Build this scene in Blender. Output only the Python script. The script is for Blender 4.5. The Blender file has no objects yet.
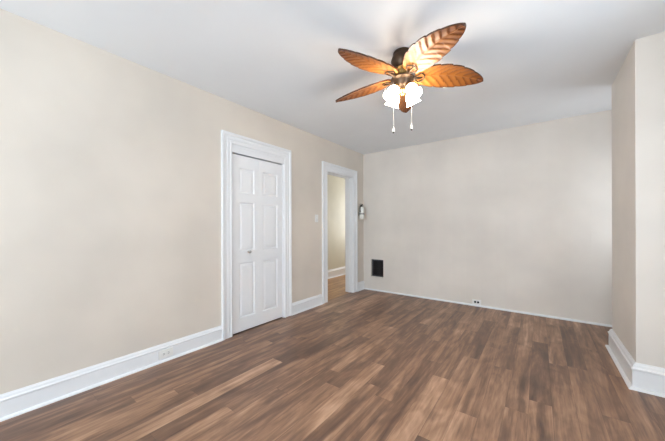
import bpy, bmesh, math, random
from mathutils import Vector, Matrix
random.seed(4)
C = bpy.context.scene.collection
sc = bpy.context.scene
PI = math.pi

# ------------------------------------------------------------------ camera
H = 2.6
cd = bpy.data.cameras.new('camera'); cam = bpy.data.objects.new('camera', cd); C.objects.link(cam)
cd.sensor_width = 36; cd.lens = 276.17 / 665 * 36; cd.shift_y = 5.5 / 665; cd.clip_start = .02
cam.matrix_world = (Matrix.Translation((2.7275, -4.6469, 1.2172)) @ Matrix.Rotation(.6426, 4, 'Z')
                    @ Matrix.Rotation(PI / 2, 4, 'X') @ Matrix.Rotation(-.0028, 4, 'Z'))
sc.camera = cam
# ------------------------------------------------------------------ world, daylight, exposure
w = bpy.data.worlds.new('world'); sc.world = w; w.use_nodes = True
w.node_tree.nodes['Background'].inputs[0].default_value = (.78, .88, 1, 1)
w.node_tree.nodes['Background'].inputs[1].default_value = 1.0
sc.view_settings.view_transform = 'Standard'; sc.view_settings.look = 'None'
sc.view_settings.gamma = 1; sc.view_settings.use_curve_mapping = False
sc.view_settings.exposure = 1.22


def area(name, loc, rot, sx, sy, power, col):
    l = bpy.data.lights.new(name, 'AREA'); l.shape = 'RECTANGLE'; l.size = sx; l.size_y = sy
    l.energy = power; l.color = col
    o = bpy.data.objects.new(name, l); C.objects.link(o); o.location = loc; o.rotation_euler = rot
    return o


# daylight lamps outside the unseen front and right windows; alcove pair is added fill
area('daylight_front', (1.75, -7.17, 1.45), (PI / 2, 0, 0), 2.5, 1.5, 82, (.75, .89, 1))
area('daylight_right', (4.06, -3.25, 1.45), (0, PI / 2, 0), 1.5, 1.6, 14, (.66, .84, 1))
area('fill_alcove', (4.02, -.40, 1.45), (0, PI / 2, 0), 1.5, .6, 1.6, (.84, .93, 1))  # added fill grazing the back wall
area('fill_up_alcove', (4.25, -.40, .5), (0, PI / 2 + .5, 0), .9, .6, 8, (.9, .94, 1))  # added fill aimed up at the back of the ceiling
# added fill lamps aimed up through the windows to brighten the ceiling
area('fill_up_front', (1.75, -7.6, .45), (PI / 2 + .4, 0, 0), 2.4, 1.0, 20, (.80, .91, 1))
area('fill_up_right', (4.4, -3.25, .45), (0, PI / 2 + .6, 0), 1.0, 1.6, 17, (.80, .91, 1))
area('fill_hall', (-.68, 2.42, 1.45), (-PI / 2, 0, 0), .8, 1.5, 24, (.95, .97, 1))  # added lamp to light the hall


# ------------------------------------------------------------------ materials
def lin(c):
    return tuple(((v / 255) / 12.92 if v / 255 <= .04045 else ((v / 255 + .055) / 1.055) ** 2.4) for v in c) + (1,)


def mat(name, rgb, rough=.5, metal=0, spec=.5):
    m = bpy.data.materials.new(name); m.use_nodes = True
    b = m.node_tree.nodes['Principled BSDF']
    b.inputs['Base Color'].default_value = lin(rgb); b.inputs['Roughness'].default_value = rough
    b.inputs['Metallic'].default_value = metal; b.inputs['Specular IOR Level'].default_value = spec
    return m


class NT:
    def __init__(s, m): s.t = m.node_tree; s.b = s.t.nodes.get('Principled BSDF')

    def n(s, kind, **kw):
        o = s.t.nodes.new(kind)
        for k, v in kw.items():
            if hasattr(o, k): setattr(o, k, v)
            else: o.inputs[k.replace('_', ' ')].default_value = v
        return o

    def l(s, a, b): s.t.links.new(a, b)

    def math(s, op, a, b=None, c=None):
        o = s.t.nodes.new('ShaderNodeMath'); o.operation = op
        for i, v in enumerate((a, b, c)):
            if v is None: continue
            if isinstance(v, (int, float)): o.inputs[i].default_value = v
            else: s.l(v, o.inputs[i])
        return o.outputs[0]

    def ramp(s, fac, stops, interp='LINEAR'):
        r = s.t.nodes.new('ShaderNodeValToRGB'); r.color_ramp.interpolation = interp
        e = r.color_ramp.elements
        while len(e) < len(stops): e.new(.5)
        for q, (p, c) in zip(e, stops): q.position = p; q.color = lin(c)
        s.l(fac, r.inputs[0]); return r.outputs[0]


def paint(name, rgb, rough=.55, var=.03, bump=.05, scale=60):
    m = mat(name, rgb, rough, spec=.3); t = NT(m)
    tc = t.n('ShaderNodeTexCoord')
    n1 = t.n('ShaderNodeTexNoise', Scale=1.3, Detail=3.0); t.l(tc.outputs['Object'], n1.inputs['Vector'])
    a = tuple(v * (1 - var) for v in rgb); b = tuple(min(255, v * (1 + var)) for v in rgb)
    t.l(t.ramp(n1.outputs[0], [(.3, a), (.7, b)]), t.b.inputs['Base Color'])
    n2 = t.n('ShaderNodeTexNoise', Scale=float(scale), Detail=4.0); t.l(tc.outputs['Object'], n2.inputs['Vector'])
    bp = t.n('ShaderNodeBump', Strength=bump, Distance=.01); t.l(n2.outputs[0], bp.inputs['Height'])
    t.l(bp.outputs[0], t.b.inputs['Normal'])
    return m


def planks(name, width, length, tones, rough=.38, grain=1.0):
    """wood boards running along Y: each board has its own tone and its own grain"""
    m = mat(name, (150, 115, 95), rough); t = NT(m)
    tc = t.n('ShaderNodeTexCoord'); sx = t.n('ShaderNodeSeparateXYZ'); t.l(tc.outputs['Object'], sx.inputs[0])
    u = t.math('DIVIDE', sx.outputs[0], width); row = t.math('FLOOR', u)
    wn = t.n('ShaderNodeTexWhiteNoise', noise_dimensions='1D'); t.l(row, wn.inputs['W'])
    v = t.math('ADD', t.math('DIVIDE', sx.outputs[1], length), t.math('MULTIPLY', wn.outputs[0], 9.1))
    col = t.math('FLOOR', v)
    cb = t.n('ShaderNodeCombineXYZ'); t.l(row, cb.inputs[0]); t.l(col, cb.inputs[1])
    wid = t.n('ShaderNodeTexWhiteNoise', noise_dimensions='2D'); t.l(cb.outputs[0], wid.inputs['Vector'])
    rnd = wid.outputs[0]
    # grain coordinates, shifted board by board
    g = t.n('ShaderNodeCombineXYZ')
    t.l(sx.outputs[0], g.inputs[0]); t.l(t.math('MULTIPLY', sx.outputs[1], .075), g.inputs[1])
    t.l(t.math('MULTIPLY', rnd, 37.0), g.inputs[2])
    wide = t.n('ShaderNodeTexNoise', Scale=7.5, Detail=4.0, Roughness=.6, Distortion=1.5); t.l(g.outputs[0], wide.inputs['Vector'])
    fine = t.n('ShaderNodeTexNoise', Scale=55.0, Detail=4.0, Roughness=.6, Distortion=.3); t.l(g.outputs[0], fine.inputs['Vector'])
    tone = t.math('ADD', t.math('MULTIPLY', t.math('POWER', rnd, 2.5), .2), t.math('MULTIPLY', wide.outputs[0], 1.0 * grain))
    tone = t.math('ADD', t.math('ADD', tone, -.1), t.math('MULTIPLY', t.math('SUBTRACT', fine.outputs[0], .5), .45 * grain))
    kn = t.n('ShaderNodeTexNoise', Scale=3.2, Detail=2.0, Distortion=2.5); g2 = t.n('ShaderNodeCombineXYZ')
    t.l(t.math('MULTIPLY', sx.outputs[0], 1.6), g2.inputs[0]); t.l(t.math('MULTIPLY', sx.outputs[1], .55), g2.inputs[1]); t.l(t.math('MULTIPLY', rnd, 19.0), g2.inputs[2])
    t.l(g2.outputs[0], kn.inputs['Vector'])
    tone = t.math('ADD', tone, t.math('MULTIPLY', t.math('SUBTRACT', kn.outputs[0], .46), .42 * grain))
    c = t.ramp(tone, tones)
    # thin dark seams
    fu = t.math('FRACT', u); fv = t.math('FRACT', v)
    du = t.math('MULTIPLY', t.math('MINIMUM', fu, t.math('SUBTRACT', 1.0, fu)), width)
    dv = t.math('MULTIPLY', t.math('MINIMUM', fv, t.math('SUBTRACT', 1.0, fv)), length)
    seam = t.math('LESS_THAN', t.math('MINIMUM', du, dv), .0011)
    mx = t.n('ShaderNodeMix', data_type='RGBA'); t.l(t.math('MULTIPLY', seam, .4), mx.inputs['Factor'])
    t.l(c, mx.inputs[6]); mx.inputs[7].default_value = lin((60, 42, 34)); t.l(mx.outputs[2], t.b.inputs['Base Color'])
    bp = t.n('ShaderNodeBump', Strength=.12, Distance=.002)
    t.l(t.math('SUBTRACT', fine.outputs[0], seam), bp.inputs['Height']); t.l(bp.outputs[0], t.b.inputs['Normal'])
    t.l(t.math('ADD', t.math('MULTIPLY', fine.outputs[0], .12), rough - .06), t.b.inputs['Roughness'])
    return m


M = {}
M['wall'] = paint('beige_wall_paint', (219, 209, 197))
M['panel'] = paint('cream_panel_paint', (229, 221, 212), .5)
M['ceiling'] = paint('white_ceiling_paint', (240, 242, 244), .7, .01)
M['trim'] = paint('white_gloss_paint', (236, 236, 237), .3, .008, .01)
M['hallwall'] = paint('hall_wall_paint', (213, 207, 190))
M['floor'] = planks('brown_plank_floor', .127, 1.22,
                    [(.2, (90, 66, 54)), (.42, (122, 91, 72)), (.6, (156, 119, 93)), (.82, (194, 156, 128))])
M['oak'] = planks('orange_oak_floor', .057, .9,
                  [(.2, (128, 88, 52)), (.5, (170, 124, 78)), (.85, (204, 160, 110))])
M['white'] = mat('white_plastic', (238, 236, 232), .35)
M['dark'] = mat('dark_slot', (22, 22, 24), .6)
M['iron'] = mat('black_iron', (78, 76, 80), .5, .2)
M['recess'] = paint('dark_recess', (52, 46, 44), .9, .2)  # dark mottled colour of the plate behind the register
M['nickel'] = mat('brushed_nickel', (190, 188, 184), .3, .9)
M['bronze'] = mat('dark_bronze', (78, 62, 48), .38, .75)
M['brass'] = mat('antique_brass', (176, 142, 84), .35, .8)
M['chain'] = mat('white_chain', (232, 230, 226), .3)
M['exwhite'] = mat('white_enamel', (238, 236, 228), .3)
M['black'] = mat('black_plastic', (28, 28, 28), .45)
M['closet'] = mat('closet_inside', (120, 114, 106), .8)

m = mat('frosted_lit_glass', (255, 250, 240), .4); b = m.node_tree.nodes['Principled BSDF']
b.inputs['Emission Color'].default_value = (1, .86, .70, 1); b.inputs['Emission Strength'].default_value = 13
M['glass'] = m
m = mat('lit_bulb', (255, 250, 240), .4); b = m.node_tree.nodes['Principled BSDF']
b.inputs['Emission Color'].default_value = (1, .84, .62, 1); b.inputs['Emission Strength'].default_value = 30
M['bulb'] = m
m = bpy.data.materials.new('window_glass'); m.use_nodes = True; t = NT(m); t.t.nodes.remove(t.b)
tr = t.n('ShaderNodeBsdfTransparent'); gl = t.n('ShaderNodeBsdfGlossy', Roughness=.02); mx = t.n('ShaderNodeMixShader'); mx.inputs[0].default_value = .06
t.l(tr.outputs[0], mx.inputs[1]); t.l(gl.outputs[0], mx.inputs[2]); t.l(mx.outputs[0], t.t.nodes['Material Output'].inputs[0])
M['pane'] = m

# carved wood of the fan blades: amber stain, dark-glazed grooves and rim, lamp fall-off painted toward the tips
m = mat('carved_amber_wood', (176, 112, 52), .36); t = NT(m)
at = t.n('ShaderNodeAttribute', attribute_name='glaze_falloff'); tc = t.n('ShaderNodeTexCoord')
no = t.n('ShaderNodeTexNoise', Scale=14.0, Detail=4.0); t.l(tc.outputs['Object'], no.inputs['Vector'])
fac = t.math('ADD', at.outputs['Fac'], t.math('MULTIPLY', t.math('SUBTRACT', no.outputs[0], .5), .35))
t.l(t.ramp(fac, [(.02, (192, 134, 68)), (.35, (166, 102, 45)), (.7, (120, 64, 28)), (1, (70, 38, 20))]), t.b.inputs['Base Color'])
M['blade'] = m


# ------------------------------------------------------------------ helpers
def box(bm, x0, x1, y0, y1, z0, z1, bev=0):
    vs = [bm.verts.new((x, y, z)) for x in (x0, x1) for y in (y0, y1) for z in (z0, z1)]
    fs = [(0, 1, 3, 2), (4, 6, 7, 5), (0, 4, 5, 1), (2, 3, 7, 6), (0, 2, 6, 4), (1, 5, 7, 3)]
    F = [bm.faces.new([vs[i] for i in f]) for f in fs]
    if bev:
        ed = list({e for f in F for e in f.edges})
        bmesh.ops.bevel(bm, geom=ed, offset=bev, segments=2, affect='EDGES', profile=.6)


def obj(name, bm, m, parent=None, smooth=False, M4=None):
    if M4 is not None: bmesh.ops.transform(bm, matrix=M4, verts=bm.verts)
    bmesh.ops.recalc_face_normals(bm, faces=bm.faces)
    me = bpy.data.meshes.new(name); bm.to_mesh(me); bm.free()
    me.materials.append(m)
    if smooth:
        for p in me.polygons: p.use_smooth = True
    o = bpy.data.objects.new(name, me); C.objects.link(o)
    if smooth:
        try: me.set_sharp_from_angle(angle=math.radians(42))
        except Exception: pass
    if parent: o.parent = parent
    return o


def NB(): return bmesh.new()


def boxes(name, m, lst, parent=None, bev=0):
    bm = NB()
    for b in lst: box(bm, *b, bev=bev)
    return obj(name, bm, m, parent)


def struct(o): o['kind'] = 'structure'; return o


def empty(name, loc=(0, 0, 0), rz=0):
    o = bpy.data.objects.new(name, None); C.objects.link(o); o.location = loc; o.rotation_euler = (0, 0, rz)
    o.empty_display_size = .1
    return o


def tag(o, label, cat, group=None):
    o['label'] = label; o['category'] = cat
    if group: o['group'] = group
    return o


def lathe(bm, prof, n=32, mtx=None, rf=None):
    rings = []
    for (r, z) in prof:
        if r < 1e-5:
            rings.append([bm.verts.new((0, 0, z))])
        else:
            rings.append([bm.verts.new(((r * (rf(k / n * 2 * PI, z) if rf else 1)) * math.cos(k / n * 2 * PI),
                                        (r * (rf(k / n * 2 * PI, z) if rf else 1)) * math.sin(k / n * 2 * PI), z)) for k in range(n)])
    for a, b in zip(rings, rings[1:]):
        for k in range(n):
            j = (k + 1) % n
            if len(a) == 1 and len(b) == 1: continue
            if len(a) == 1: bm.faces.new((a[0], b[k], b[j]))
            elif len(b) == 1: bm.faces.new((a[k], a[j], b[0]))
            else: bm.faces.new((a[k], a[j], b[j], b[k]))
    if mtx is not None:
        bmesh.ops.transform(bm, matrix=mtx, verts=[v for r in rings for v in r])


def tube(bm, pts, rad, n=10, caps=True):
    pts = [Vector(p) for p in pts]; rings = []; up = Vector((0, 0, 1))
    for i, p in enumerate(pts):
        d = (pts[min(i + 1, len(pts) - 1)] - pts[max(i - 1, 0)]).normalized()
        a = d.cross(up)
        if a.length < .05: a = d.cross(Vector((1, 0, 0)))
        a.normalize(); b2 = d.cross(a)
        r = rad[i] if isinstance(rad, (list, tuple)) else rad
        rings.append([bm.verts.new(p + a * math.cos(k / n * 2 * PI) * r + b2 * math.sin(k / n * 2 * PI) * r) for k in range(n)])
    for a, b2 in zip(rings, rings[1:]):
        for k in range(n):
            j = (k + 1) % n; bm.faces.new((a[k], a[j], b2[j], b2[k]))
    if caps:
        bm.faces.new(rings[0]); bm.faces.new(list(reversed(rings[-1])))


def sweep(bm, prof, p0, p1, out, up, m0=0, m1=0):
    """prof = [(o,h)] closed profile swept from p0 to p1; m0/m1 mitre the ends: along-offset = m * o"""
    p0, p1, out, up = map(Vector, (p0, p1, out, up)); d = (p1 - p0).normalized()
    A = [bm.verts.new(p0 + out * o + up * h + d * (m0 * (o if abs(m0) < 5 else h))) for o, h in prof]
    B = [bm.verts.new(p1 + out * o + up * h + d * (m1 * o)) for o, h in prof]
    n = len(prof)
    for i in range(n):
        j = (i + 1) % n; bm.faces.new((A[i], A[j], B[j], B[i]))
    bm.faces.new(A); bm.faces.new(list(reversed(B)))


# ------------------------------------------------------------------ room shell
RX = 3.78      # right wall
FY = -7.0     # front wall (behind the camera)
T = .146       # left wall thickness
c0, c1 = -2.872, -2.088     # closet opening
d0, d1 = -1.160, -.385      # doorway opening
CT, DT = 2.04, 2.112        # opening tops
BX, BY0, BY1 = 3.303, -1.643, -.808   # chimney breast

struct(boxes('floor', M['floor'], [(-.03, RX + .14, FY - .14, .02, -.1, 0), (-.10, 0, c0, c1, -.1, 0)]))
struct(boxes('floor_hall', M['oak'], [(-1.4, -.03, -1.42, 2.3, -.1, -.001)]))
struct(boxes('ceiling', M['ceiling'], [(-1.4, RX + .14, FY - .14, 2.3, H, H + .1)]))
struct(boxes('wall_left', M['wall'], [
    (-T, 0, FY - .14, c0, 0, H), (-T, 0, c0, c1, CT + .01, H), (-T, 0, c1, d0, 0, H),
    (-T, 0, d0, d1, DT + .01, H), (-T, 0, d1, .14, 0, H)]))
# back wall: painted sheet panelling with seams, and the square hole of the old vent
vx0, vx1, vz0, vz1 = .163, .420, .262, .585
bm = NB()
box(bm, 0, vx0, .004, .14, 0, H); box(bm, vx1, RX + .14, .004, .14, 0, H)
box(bm, vx0, vx1, .004, .14, 0, vz0); box(bm, vx0, vx1, .004, .14, vz1, H)
edges = [0, vx0, vx1, 1.107, 2.33, 3.55, RX]
for a, b_ in zip(edges, edges[1:]):
    g0 = .0035 if a in (1.107, 2.33, 3.55) else 0; g1 = .0035 if b_ in (1.107, 2.33, 3.55) else 0
    if a == vx0:
        box(bm, a, b_, 0, .0045, 0, vz0); box(bm, a, b_, 0, .0045, vz1, H)
    else: box(bm, a + g0, b_ - g1, 0, .0045, 0, H)
wb = struct(obj('wall_back', bm, M['panel']))
t = NT(M['panel'])   # shallow scored lines of the sheet panelling
tc = t.n('ShaderNodeTexCoord'); sx = t.n('ShaderNodeSeparateXYZ'); t.l(tc.outputs['Object'], sx.inputs[0])
fr = t.math('FRACT', t.math('DIVIDE', t.math('ADD', sx.outputs[0], 50 * .2033 - 1.107), .2033))
gr = t.math('LESS_THAN', t.math('ABSOLUTE', t.math('SUBTRACT', fr, .5)), .02)
bp = t.n('ShaderNodeBump', Strength=.5, Distance=.002); bp.invert = True
t.l(gr, bp.inputs['Height']); t.l(bp.outputs[0], t.b.inputs['Normal'])

wx0, wx1, wz0, wz1 = .6, 2.9, .8, 2.1      # front window
struct(boxes('wall_front', M['wall'], [
    (-.0, wx0, FY - .14, FY, 0, H), (wx1, RX + .14, FY - .14, FY, 0, H),
    (wx0, wx1, FY - .14, FY, 0, wz0), (wx0, wx1, FY - .14, FY, wz1, H)]))
ry0, ry1 = -4.0, -2.5                      # right window
struct(boxes('wall_right', M['wall'], [
    (RX, RX + .14, FY, ry0, 0, H), (RX, RX + .14, ry1, -.68, 0, H), (RX, RX + .14, -.12, 0, 0, H),
    (RX, RX + .14, -.68, -.12, 0, wz0), (RX, RX + .14, -.68, -.12, wz1, H),
    (RX, RX + .14, ry0, ry1, 0, wz0), (RX, RX + .14, ry0, ry1, wz1, H)]))
struct(boxes('wall_chimney', M['panel'], [(BX, RX, BY0, BY1, 0, H)]))
# hall beyond the doorway, and the closet behind the folding door
struct(boxes('wall_hall', M['hallwall'], [
    (-1.34, -1.2, -1.42, 2.3, 0, H), (-1.2, -T, -1.42, -1.30, 0, H), (-T, 0, .14, 2.3, 0, H),
    (-1.2, -1.05, 2.18, 2.3, 0, H), (-.31, -T, 2.18, 2.3, 0, H), (-1.05, -.31, 2.18, 2.3, 0, wz0), (-1.05, -.31, 2.18, 2.3, wz1, H)]))
struct(boxes('wall_closet', M['closet'], [(-.85, -.75, -3.1, -1.9, 0, H), (-.75, -T, -3.1, -3.0, 0, H), (-.75, -T, -2.0, -1.9, 0, H),
                                          (-.75, -T, -3.0, -2.0, -.1, 0)]))


def window(name, ax, p, a0, a1, inward):
    """double hung window filling a hole; ax='y': wall normal along y, at coordinate p"""
    root = empty(name, (0, 0, 0)); root['kind'] = 'structure'

    def B(bm, u0, u1, v0, v1, z0, z1):
        box(bm, *((u0, u1, v0, v1) if ax == 'y' else (v0, v1, u0, u1)), z0, z1)
    q0, q1 = sorted((p, p - .09 * inward))
    mid = (wz0 + wz1) / 2; n = 2 if a1 - a0 > 1.9 else 1
    fb = NB()
    B(fb, a0, a0 + .05, q0, q1, wz0, wz1); B(fb, a1 - .05, a1, q0, q1, wz0, wz1)
    B(fb, a0 + .05, a1 - .05, q0, q1, wz0, wz0 + .05); B(fb, a0 + .05, a1 - .05, q0, q1, wz1 - .05, wz1)
    B(fb, a0 + .05, a1 - .05, q0 + .02, q1 - .02, mid - .025, mid + .025)
    if n == 2: B(fb, (a0 + a1) / 2 - .05, (a0 + a1) / 2 + .05, q0, q1, wz0 + .05, mid - .025); B(fb, (a0 + a1) / 2 - .05, (a0 + a1) / 2 + .05, q0, q1, mid + .025, wz1 - .05)
    obj('window_frame', fb, M['trim'], root)
    qc = (q0 + q1) / 2
    pb = NB(); B(pb, a0 + .05, a1 - .05, qc - .002, qc + .002, wz0 + .05, wz1 - .05); obj('window_pane', pb, M['pane'], root)
    s0, s1 = sorted((p, p + .05 * inward)); ow = .1 if a1 - a0 > .7 else .06
    sb = NB(); B(sb, a0 - ow, a1 + ow, s0, s1, wz0 - .03, wz0); obj('window_sill', sb, M['trim'], root)
    e0, e1 = sorted((p, p + .02 * inward)); ow = .1 if a1 - a0 > .7 else .06; cb = NB()
    B(cb, a0 - ow, a0, e0, e1, wz0, wz1 + .1); B(cb, a1, a1 + ow, e0, e1, wz0, wz1 + .1); B(cb, a0, a1, e0, e1, wz1, wz1 + .1)
    obj('window_casing', cb, M['trim'], root)


window('window_1', 'y', FY, wx0, wx1, 1)
window('window_2', 'x', RX, ry0, ry1, -1)
window('added_window_alcove', 'x', RX, -.68, -.12, -1)  # unseen window added to go with the alcove fill
window('added_window_hall', 'y', 2.18, -1.05, -.31, -1)  # unseen window added to let light into the hall

# ------------------------------------------------------------------ baseboards
BH = .158
BP = [(0, 0), (.017, 0), (.017, BH - .045), (.0215, BH - .040), (.0215, BH - .031), (.015, BH - .026), (.012, BH - .012), (.007, BH - .004), (.006, BH), (0, BH)]
SH = [(.017, 0), (.034, 0), (.0335, .006), (.031, .011), (.027, .015), (.022, .0175), (.017, .018)]


def scaled(pr, k): return [(o, h * k) for o, h in pr]


def baseboard(name, p0, p1, out, m0=0, m1=0, k=1.0, shoe=True):
    bm = NB(); sweep(bm, [(o * (1.35 if k == 1.22 else 1), h * k) for o, h in BP], p0, p1, out, (0, 0, 1), m0, m1)
    o = struct(obj(name, bm, M['trim']))
    if shoe:
        bm = NB(); sweep(bm, [(o * (1.35 if k == 1.22 else 1), h) for o, h in SH], p0, p1, out, (0, 0, 1), m0, m1); obj('shoe_moulding', bm, M['trim'], o)
    return o


CW = .122
baseboard('baseboard_left', (0, FY, 0), (0, c0 - CW, 0), (1, 0, 0))
baseboard('baseboard_left', (0, c1 + CW - .003, 0), (0, d0 - CW - .022, 0), (1, 0, 0))
baseboard('baseboard_left', (0, d1 + CW, 0), (0, 0, 0), (1, 0, 0))
# chimney: side and front share a mitred outer corner
baseboard('baseboard_chimney', (BX, BY0, 0), (BX, BY1, 0), (-1, 0, 0), m0=-1, m1=1, k=1.22)
baseboard('baseboard_chimney', (RX, BY0, 0), (BX, BY0, 0), (0, -1, 0), m1=1, k=1.22)
baseboard('baseboard_front', (.0, FY, 0), (RX, FY, 0), (0, 1, 0))
baseboard('baseboard_right', (RX, FY, 0), (RX, BY0, 0), (-1, 0, 0))
baseboard('baseboard_hall', (-1.2, -1.3, 0), (-1.2, 2.18, 0), (1, 0, 0), k=1.25)
# the panelled wall has only a slim quarter-round strip
bm = NB(); sweep(bm, [(0, 0), (.02, 0), (.0195, .008), (.017, .015), (.012, .0205), (.006, .0235), (0, .024)], (0.04, 0, 0), (RX, 0, 0), (0, -1, 0), (0, 0, 1))
struct(obj('baseboard_back', bm, M['trim']))

# ------------------------------------------------------------------ door casings
CP = [(0, 0), (0, .016), (.012, .022), (.018, .016), (.045, .016), (.050, .020), (.056, .016), (.086, .016), (.091, .022), (.096, .027), (CW - .004, .029), (CW, .025), (CW, 0)]
# (distance from the opening, projection from the wall)


def casing_mesh(y0, y1, top, hgt=None):
    """mitred casing round an opening in the left wall, profile CP"""
    bm = NB()
    rings = []
    for (w_, pr) in CP:
        rings.append([Vector((pr, y0 - w_, 0)), Vector((pr, y0 - w_, top + w_)), Vector((pr, y1 + w_, top + w_)), Vector((pr, y1 + w_, 0))])
    V = [[bm.verts.new(p) for p in r] for r in rings]
    n = len(V)
    for i in range(n):
        j = (i + 1) % n
        for k in range(3): bm.faces.new((V[i][k], V[j][k], V[j][k + 1], V[i][k + 1]))
    bm.faces.new([r[0] for r in V]); bm.faces.new([r[3] for r in reversed(V)])
    return bm


t1 = empty('trim_1', (0, 0, 0)); t1['kind'] = 'structure'
obj('casing', casing_mesh(c0, c1, CT + .085), M['trim'], t1)
bm = NB(); box(bm, -.03, .012, c0, c1, CT, CT + .085); box(bm, -T, -.03, c0, c1, CT + .003, CT + .0095)
box(bm, .012, .017, c0, c1, CT + .060, CT + .068); obj('head_board', bm, M['trim'], t1)
bm = NB(); box(bm, -T, .004, c0, c0 + .012, 0, CT); box(bm, -T, .004, c1 - .012, c1, 0, CT); obj('jamb', bm, M['trim'], t1)
t2 = empty('trim_2', (0, 0, 0)); t2['kind'] = 'structure'
obj('casing', casing_mesh(d0, d1, DT), M['trim'], t2)
bm = NB()
box(bm, -T - .004, .006, d0 - .001, d0 + .016, 0, DT); box(bm, -T - .004, .006, d1 - .016, d1 + .001, 0, DT)
box(bm, -T - .004, .006, d0 + .016, d1 - .016, DT - .018, DT + .001); obj('jamb', bm, M['trim'], t2)
bm = NB()
box(bm, -.09, -.055, d0 + .016, d0 + .028, 0, DT - .018); box(bm, -.09, -.055, d1 - .028, d1 - .016, 0, DT - .018)
box(bm, -.09, -.055, d0 + .028, d1 - .028, DT - .03, DT - .018); obj('door_stop', bm, M['trim'], t2)
bm = NB()
for s in (-T - .02, ):
    box(bm, s, -T, d0 - .1, d0, 0, DT + .1); box(bm, s, -T, d1, d1 + .1, 0, DT + .1); box(bm, s, -T, d0, d1, DT, DT + .1)
obj('hall_casing', bm, M['trim'], t2)

# ------------------------------------------------------------------ folding closet door (six raised panels over two leaves)
door = empty('door_1', (0, 0, 0)); door['kind'] = 'structure'


def leaf(y0, y1, py0, py1):
    """door leaf in plane x: front face at x=fx with three sunk and raised panels"""
    fx, bx = -.012, -.046
    zs = [(.165, .795), (.93, 1.49), (1.60, 1.885)]
    z_lo, z_hi = .012, CT - .010
    bm = NB()
    ys = [y0, py0, py1, y1]; zz = [z_lo]
    for a, b_ in zs: zz += [a, b_]
    zz.append(z_hi)
    G = {}
    def v(x, y, z):
        k = (round(x, 5), round(y, 5), round(z, 5))
        if k not in G: G[k] = bm.verts.new(k)
        return G[k]
    for i in range(3):
        for j in range(len(zz) - 1):
            if i == 1 and j % 2 == 1:
                ra = (ys[1], ys[2], zz[j], zz[j + 1])
                steps = [(0, 0), (.007, -.009), (.016, -.010), (.040, -.0025)]
                pr = None
                for ins, dx in steps:
                    r = [v(fx + dx, ra[0] + ins, ra[2] + ins), v(fx + dx, ra[1] - ins, ra[2] + ins), v(fx + dx, ra[1] - ins, ra[3] - ins), v(fx + dx, ra[0] + ins, ra[3] - ins)]
                    if pr:
                        for q in range(4): bm.faces.new((pr[q], pr[(q + 1) % 4], r[(q + 1) % 4], r[q]))
                    pr = r
                bm.faces.new(pr)
            else:
                bm.faces.new((v(fx, ys[i], zz[j]), v(fx, ys[i + 1], zz[j]), v(fx, ys[i + 1], zz[j + 1]), v(fx, ys[i], zz[j + 1])))
    # sides and back
    for j in range(len(zz) - 1):
        for y in (y0, y1): bm.faces.new((v(fx, y, zz[j]), v(fx, y, zz[j + 1]), v(bx, y, zz[j + 1]), v(bx, y, zz[j])))
    for z in (z_lo, z_hi):
        for i in range(3): bm.faces.new((v(fx, ys[i], z), v(fx, ys[i + 1], z), v(bx, ys[i + 1], z), v(bx, ys[i], z)))
    for i in range(3):
        for j in range(len(zz) - 1): bm.faces.new((v(bx, ys[i], zz[j]), v(bx, ys[i + 1], zz[j]), v(bx, ys[i + 1], zz[j + 1]), v(bx, ys[i], zz[j + 1])))
    return obj('door_leaf', bm, M['trim'], door)


ym = -2.490
la = leaf(c0 + .015, ym - .0003, -2.765, -2.552)
lb = leaf(ym + .0003, c1 - .015, -2.428, -2.190)
bm = NB(); lathe(bm, [(0, 0), (.014, 0), (.014, .004), (.007, .008), (.007, .018), (.015, .023), (.019, .031), (.017, .039), (.009, .043), (0, .044)], 20,
                 Matrix.Translation((-.0135, -2.640, .918)) @ Matrix.Rotation(PI / 2, 4, 'Y'))
obj('knob', bm, M['nickel'], la, True)['label'] = 'small round nickel knob'

# ------------------------------------------------------------------ small wall fittings
# light switch by the doorway
sw = empty('light_switch', (0, -1.412, 1.335))
tag(sw, 'small white light switch on beige wall left of the open doorway', 'light switch')
bm = NB(); box(bm, 0, .006, -.036, .036, -.058, .058, .002); obj('cover_plate', bm, M['white'], sw)
bm = NB(); box(bm, .0055, .008, -.007, .007, -.014, .014); box(bm, .008, .018, -.004, .004, .0, .011, .001); obj('toggle', bm, M['white'], sw)
for z in (-.03, .03):
    bm = NB(); lathe(bm, [(0, .0075), (.003, .0075), (.0035, .006)], 10, Matrix.Translation((0, 0, z)) @ Matrix.Rotation(PI / 2, 4, 'Y'))
    obj('screw', bm, M['nickel'], sw)


def outlet(loc, rot, label, slot_mat, wide):
    o = empty('wall_outlet', loc); o.rotation_euler = (0, 0, rot)   # local +x = out of wall, y along wall
    tag(o, label, 'outlet')
    bm = NB(); box(bm, 0, .009, -.060, .060, -.037, .037, .003); obj('cover_plate', bm, M['white'], o)
    for y in (-.0195, .0195):
        bm = NB(); lathe(bm, [(0, .0105), (.0155, .0105), (.0165, .008)], 24, Matrix.Translation((0, y, 0)) @ Matrix.Rotation(PI / 2, 4, 'Y') @ Matrix.Diagonal((1, 1, 1, 1)))
        s = obj('socket', bm, slot_mat, o)
        bm = NB()
        for dz in (-.006, .006): box(bm, .0103, .0112, y - .006, y + .004, dz - .0014, dz + .0014)
        box(bm, .0103, .0112, y + .006, y + .010, -.002, .002); obj('slot', bm, M['dark'], s)
    return o


outlet((.017, -3.552, .071), 0, 'white duplex outlet set sideways in the left white baseboard', M['white'], True)
outlet((1.968, 0, .062), -PI / 2, 'white outlet with two dark sockets low on the panelled back wall', M['black'], True)

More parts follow.
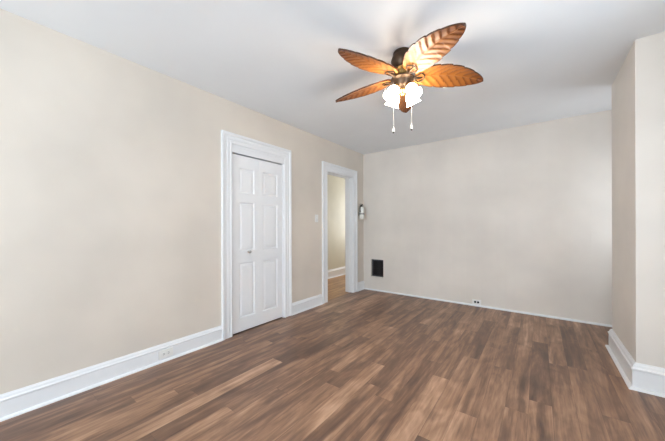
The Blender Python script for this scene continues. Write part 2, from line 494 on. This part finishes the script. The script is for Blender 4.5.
# square vent hole with a dark louvred register set back in it
vt = empty('wall_vent', ((vx0 + vx1) / 2, .14, vz0))
tag(vt, 'small dark square vent recessed low in the back wall near the corner', 'vent')
hw = (vx1 - vx0) / 2; vh = vz1 - vz0
bm = NB(); box(bm, -hw, hw, -.055, -.045, 0, vh); obj('back_plate', bm, M['recess'], vt)
bm = NB()
box(bm, -hw, -hw + .018, -.098, -.083, 0, vh); box(bm, hw - .018, hw, -.098, -.083, 0, vh)
box(bm, -hw + .018, hw - .018, -.098, -.083, 0, .018); box(bm, -hw + .018, hw - .018, -.098, -.083, vh - .03, vh)
obj('register_frame', bm, M['iron'], vt)
for k in range(9):
    bm = NB(); x = -hw + .018 + (k + .5) * (2 * hw - .036) / 9
    box(bm, -.001, .001, -.010, .010, 0, vh - .05); bmesh.ops.rotate(bm, verts=bm.verts, cent=(0, 0, 0), matrix=Matrix.Rotation(.7, 3, 'Z'))
    bmesh.ops.translate(bm, verts=bm.verts, vec=(x, -.088, .019)); obj('louvre', bm, M['iron'], vt)

# fire extinguisher hung on the left wall between doorway and corner
fe = empty('fire_extinguisher', (.058, -.165, 1.34))
fe.scale = (1.1, 1.1, 1.0)
tag(fe, 'small white fire extinguisher with black head hanging beside the doorway near the corner', 'fire extinguisher')
bm = NB(); lathe(bm, [(0, .004), (.028, 0), (.038, .003), (.042, .012), (.042, .185), (.040, .20), (.033, .218), (.022, .23), (.016, .236), (.014, .246), (0, .246)], 28)
obj('cylinder', bm, M['exwhite'], fe, True)
bm = NB(); lathe(bm, [(.0425, .093), (.0445, .094), (.0445, .108), (.0425, .109)], 28)
box(bm, -.056, -.040, -.012, .012, .07, .13); obj('strap', bm, M['black'], fe)
bm = NB(); lathe(bm, [(0, .236), (.018, .236), (.018, .262), (.012, .268), (0, .268)], 16); obj('valve', bm, M['black'], fe, True)
bm = NB(); box(bm, -.008, .008, -.050, .020, .262, .270, .002); box(bm, -.008, .008, -.046, .020, .282, .290, .002); box(bm, -.007, .007, .010, .020, .268, .284)
obj('handle', bm, M['black'], fe)
bm = NB(); tube(bm, [(0, -.016, .252), (0, -.040, .252), (0, -.052, .235), (0, -.053, .19), (0, -.052, .13)], [.007, .007, .007, .007, .009], 10); obj('hose', bm, M['black'], fe, True)
bm = NB(); lathe(bm, [(0, .012), (.010, .012), (.011, 0), (0, 0)], 16, Matrix.Translation((.018, 0, .252)) @ Matrix.Rotation(PI / 2, 4, 'Y')); obj('gauge', bm, M['nickel'], fe, True)

# ------------------------------------------------------------------ ceiling fan
FX, FYY = 1.856, -2.545
fan = empty('ceiling_fan', (FX, FYY, H))
tag(fan, 'ceiling fan with carved amber leaf blades and lit frosted glass shades', 'ceiling fan')
LOW = Matrix.Translation((0, 0, -.016))
bm = NB(); lathe(bm, [(0, 0), (.070, 0), (.075, -.012), (.073, -.022), (.079, -.034), (.090, -.065), (.088, -.095), (.078, -.118), (.066, -.135), (.0, -.135)], 40)
obj('motor_housing', bm, M['bronze'], fan, True)
bm = NB(); lathe(bm, [(.0, -.118), (.072, -.120), (.078, -.130), (.066, -.138), (.058, -.150), (.056, -.170), (.066, -.178), (.070, -.186), (.0, -.186)], 36)
for k in range(14):
    a = k / 14 * 2 * PI; box(bm, -.001, .007, -.005, .005, -.172, -.136)
    bmesh.ops.transform(bm, matrix=Matrix.Rotation(a, 4, 'Z') @ Matrix.Translation((.058, 0, 0)), verts=bm.verts[-8:])
obj('collar', bm, M['brass'], fan, True, LOW)['label'] = 'fluted antique brass collar'
bm = NB(); lathe(bm, [(0, -.186), (.082, -.188), (.092, -.196), (.092, -.204), (.078, -.214), (.070, -.226), (.066, -.250), (.052, -.268), (.030, -.276), (0, -.278)], 36)
obj('switch_housing', bm, M['bronze'], fan, True, LOW)
bm = NB(); lathe(bm, [(0, -.276), (.022, -.278), (.026, -.288), (.018, -.298), (.010, -.306), (.013, -.316), (.008, -.326), (0, -.328)], 20)
obj('finial', bm, M['brass'], fan, True, LOW)


def blade_bm():
    """carved leaf, root at x=.0 tip at x=.52, 13 mm thick"""
    bm = NB(); L_ = .55; NU, NV = 84, 26
    gl = bm.verts.layers.float.new('glaze_falloff')
    def halfw(u):
        s = math.sin(PI * min(1, (.035 + .965 * u)) ** .86)
        return .120 * max(s, 0) ** .62 * (1 - .10 * u) + .003
    top, bot = [], []
    for i in range(NU + 1):
        u = i / NU; x = L_ * u; cy = -.014 * math.sin(PI * u) + .034 * u * u
        rt, rb = [], []
        for j in range(NV + 1):
            v = -1 + 2 * j / NV; av = abs(v)
            teeth = (u * 6.0 + .18) % 1.0
            w_ = halfw(u) * (1 - (.075 * (1 - teeth) ** 3 if .1 < u < .97 else 0))
            ph = (u * 9 - av * halfw(u) / .118 * 2.0) % 1.0          # side ribs run forward from the midrib
            rib = .0045 * (ph ** 1.5) * min(1, (1 - av) * 5) * min(1, av * 6 + .2)
            mid = .0055 * math.exp(-(v / .07) ** 2)
            droop = -.022 * av ** 2 * math.sin(PI * u)
            curve = .020 * math.sin(PI * u) - .02 * u
            y = cy + v * w_ ; z = droop + curve
            g = .12 + .34 * u + .42 * (1 - ph) ** 3 * (av > .05) + (.55 if av > .955 else 0) + .18 * max(0, u - .7) / .3  # darkening toward the tip paints the lamps' fall-off; grooves and rim are stain
            if av < .07: g = .30
            if u > .985: g += .4
            tvert = bm.verts.new((x, y, z + .005 + rib * .5)); bvert = bm.verts.new((x, y, z - .005 - rib - mid))
            tvert[gl] = g + .1; bvert[gl] = g
            rt.append(tvert); rb.append(bvert)
        top.append(rt); bot.append(rb)
    for i in range(NU):
        for j in range(NV):
            bm.faces.new((top[i][j], top[i][j + 1], top[i + 1][j + 1], top[i + 1][j]))
            bm.faces.new((bot[i][j], bot[i + 1][j], bot[i + 1][j + 1], bot[i][j + 1]))
        for j in (0, NV): bm.faces.new((top[i][j], top[i + 1][j], bot[i + 1][j], bot[i][j]))
    for i in (0, NU):
        for j in range(NV): bm.faces.new((top[i][j], top[i][j + 1], bot[i][j + 1], bot[i][j]))
    return bm


PITCH = math.radians(-14)
me_src = None
for k in range(5):
    a = math.radians(-109.1 + 72 * k)
    R = Matrix.Rotation(a, 4, 'Z')
    LM = Matrix.Translation((0, 0, -.192)) @ R @ Matrix.Translation((.096, 0, 0)) @ Matrix.Rotation(PITCH, 4, 'X')
    if k == 0:
        bl = obj('fan_blade', blade_bm(), M['blade'], fan, True); me_src = bl
    else:
        bl = me_src.copy(); C.objects.link(bl); bl.parent = fan
    bl.matrix_local = LM
    bm = NB()   # blade iron: arm, cupped half-moon plate and scrolls under the root
    tube(bm, [(-.045, 0, -.012), (-.02, 0, -.022), (.02, 0, -.020), (.06, 0, -.012)], [.011, .010, .009, .006], 10)
    pts = [(.048 - .052 * math.cos(q), .044 * math.sin(q), -.014) for q in [math.radians(d) for d in range(100, 261, 16)]]
    pts = [(.030 + .045 * math.cos(math.radians(d)), .046 * math.sin(math.radians(d)), -.013) for d in range(-80, 81, 16)]
    tube(bm, pts, [.003] + [.0055] * (len(pts) - 2) + [.003], 8)
    for s in (-1, 1): tube(bm, [(-.01, 0, -.02), (.012, s * .022, -.018), (.036, s * .044, -.013)], [.006, .005, .004], 8)
    br = obj('blade_bracket', bm, M['bronze'], bl, True)

# light kit: four arms, each with a bell shade and bulb
CAMAZ = math.degrees(math.atan2(-4.6469 - FYY, 2.7275 - FX))
for k in range(4):
    a = math.radians(CAMAZ + 45 + 90 * k); R = Matrix.Translation((0, 0, -.022)) @ Matrix.Rotation(a, 4, 'Z')
    bm = NB(); tube(bm, [(.045, 0, -.250), (.066, 0, -.252), (.074, 0, -.268)], [.010, .009, .012], 12)
    tilt = Matrix.Translation((.068, 0, -.262)) @ Matrix.Rotation(math.radians(-30), 4, 'Y') @ Matrix.Scale(.88, 4)
    lathe(bm, [(0, .004), (.020, .002), (.026, -.010), (.028, -.026), (.0, -.026)], 20, tilt)
    arm = obj('lamp_arm', bm, M['brass'], fan, True, R)
    prof = [(.024, -.022), (.034, -.028), (.046, -.046), (.052, -.070), (.052, -.092), (.055, -.108), (.063, -.122), (.069, -.130)]
    inner = [(r - .003, z) for r, z in reversed(prof)]
    bm = NB(); lathe(bm, prof + inner, 36, tilt, lambda q, z: 1 + .035 * math.cos(6 * q) * max(0, (-z - .08)) / .05)
    sh = obj('lamp_shade', bm, M['glass'], fan, True, R)
    bm = NB(); lathe(bm, [(0, -.026), (.010, -.028), (.012, -.045), (.021, -.065), (.024, -.08), (.019, -.096), (.008, -.104), (0, -.105)], 18, tilt)
    obj('light_bulb', bm, M['bulb'], sh, True, R)


def chain(px, py, ln):
    bm = NB(); n = int(ln / .0065)
    tube(bm, [(px, py, -.225), (px, py, -.225 - ln)], .0009, 6)
    for i in range(n): lathe(bm, [(0, .0018), (.0018, 0), (0, -.0018)], 6, Matrix.Translation((px, py, -.23 - i * .0065)))
    c = obj('pull_chain', bm, M['chain'], fan)
    bm = NB(); z = -.225 - ln
    lathe(bm, [(0, z + .012), (.003, z + .010), (.006, z - .006), (.010, z - .020), (.011, z - .028), (.008, z - .034), (0, z - .035)], 14, Matrix.Translation((px, py, 0)))
    f_ = obj('chain_fob', bm, M['chain'], c, True)
    bm = NB(); lathe(bm, [(0, z - .030), (.007, z - .032), (.008, z - .038), (.004, z - .044), (0, z - .045)], 12, Matrix.Translation((px, py, 0))); obj('fob_tip', bm, M['bronze'], f_, True)


cr = Vector((math.cos(.6426), math.sin(.6426), 0)); cf = Vector((-math.sin(.6426), math.cos(.6426), 0))
p = cr * -.073 + cf * .0; chain(p.x, p.y, .375)
p = cr * .072 + cf * .0; chain(p.x, p.y, .352)
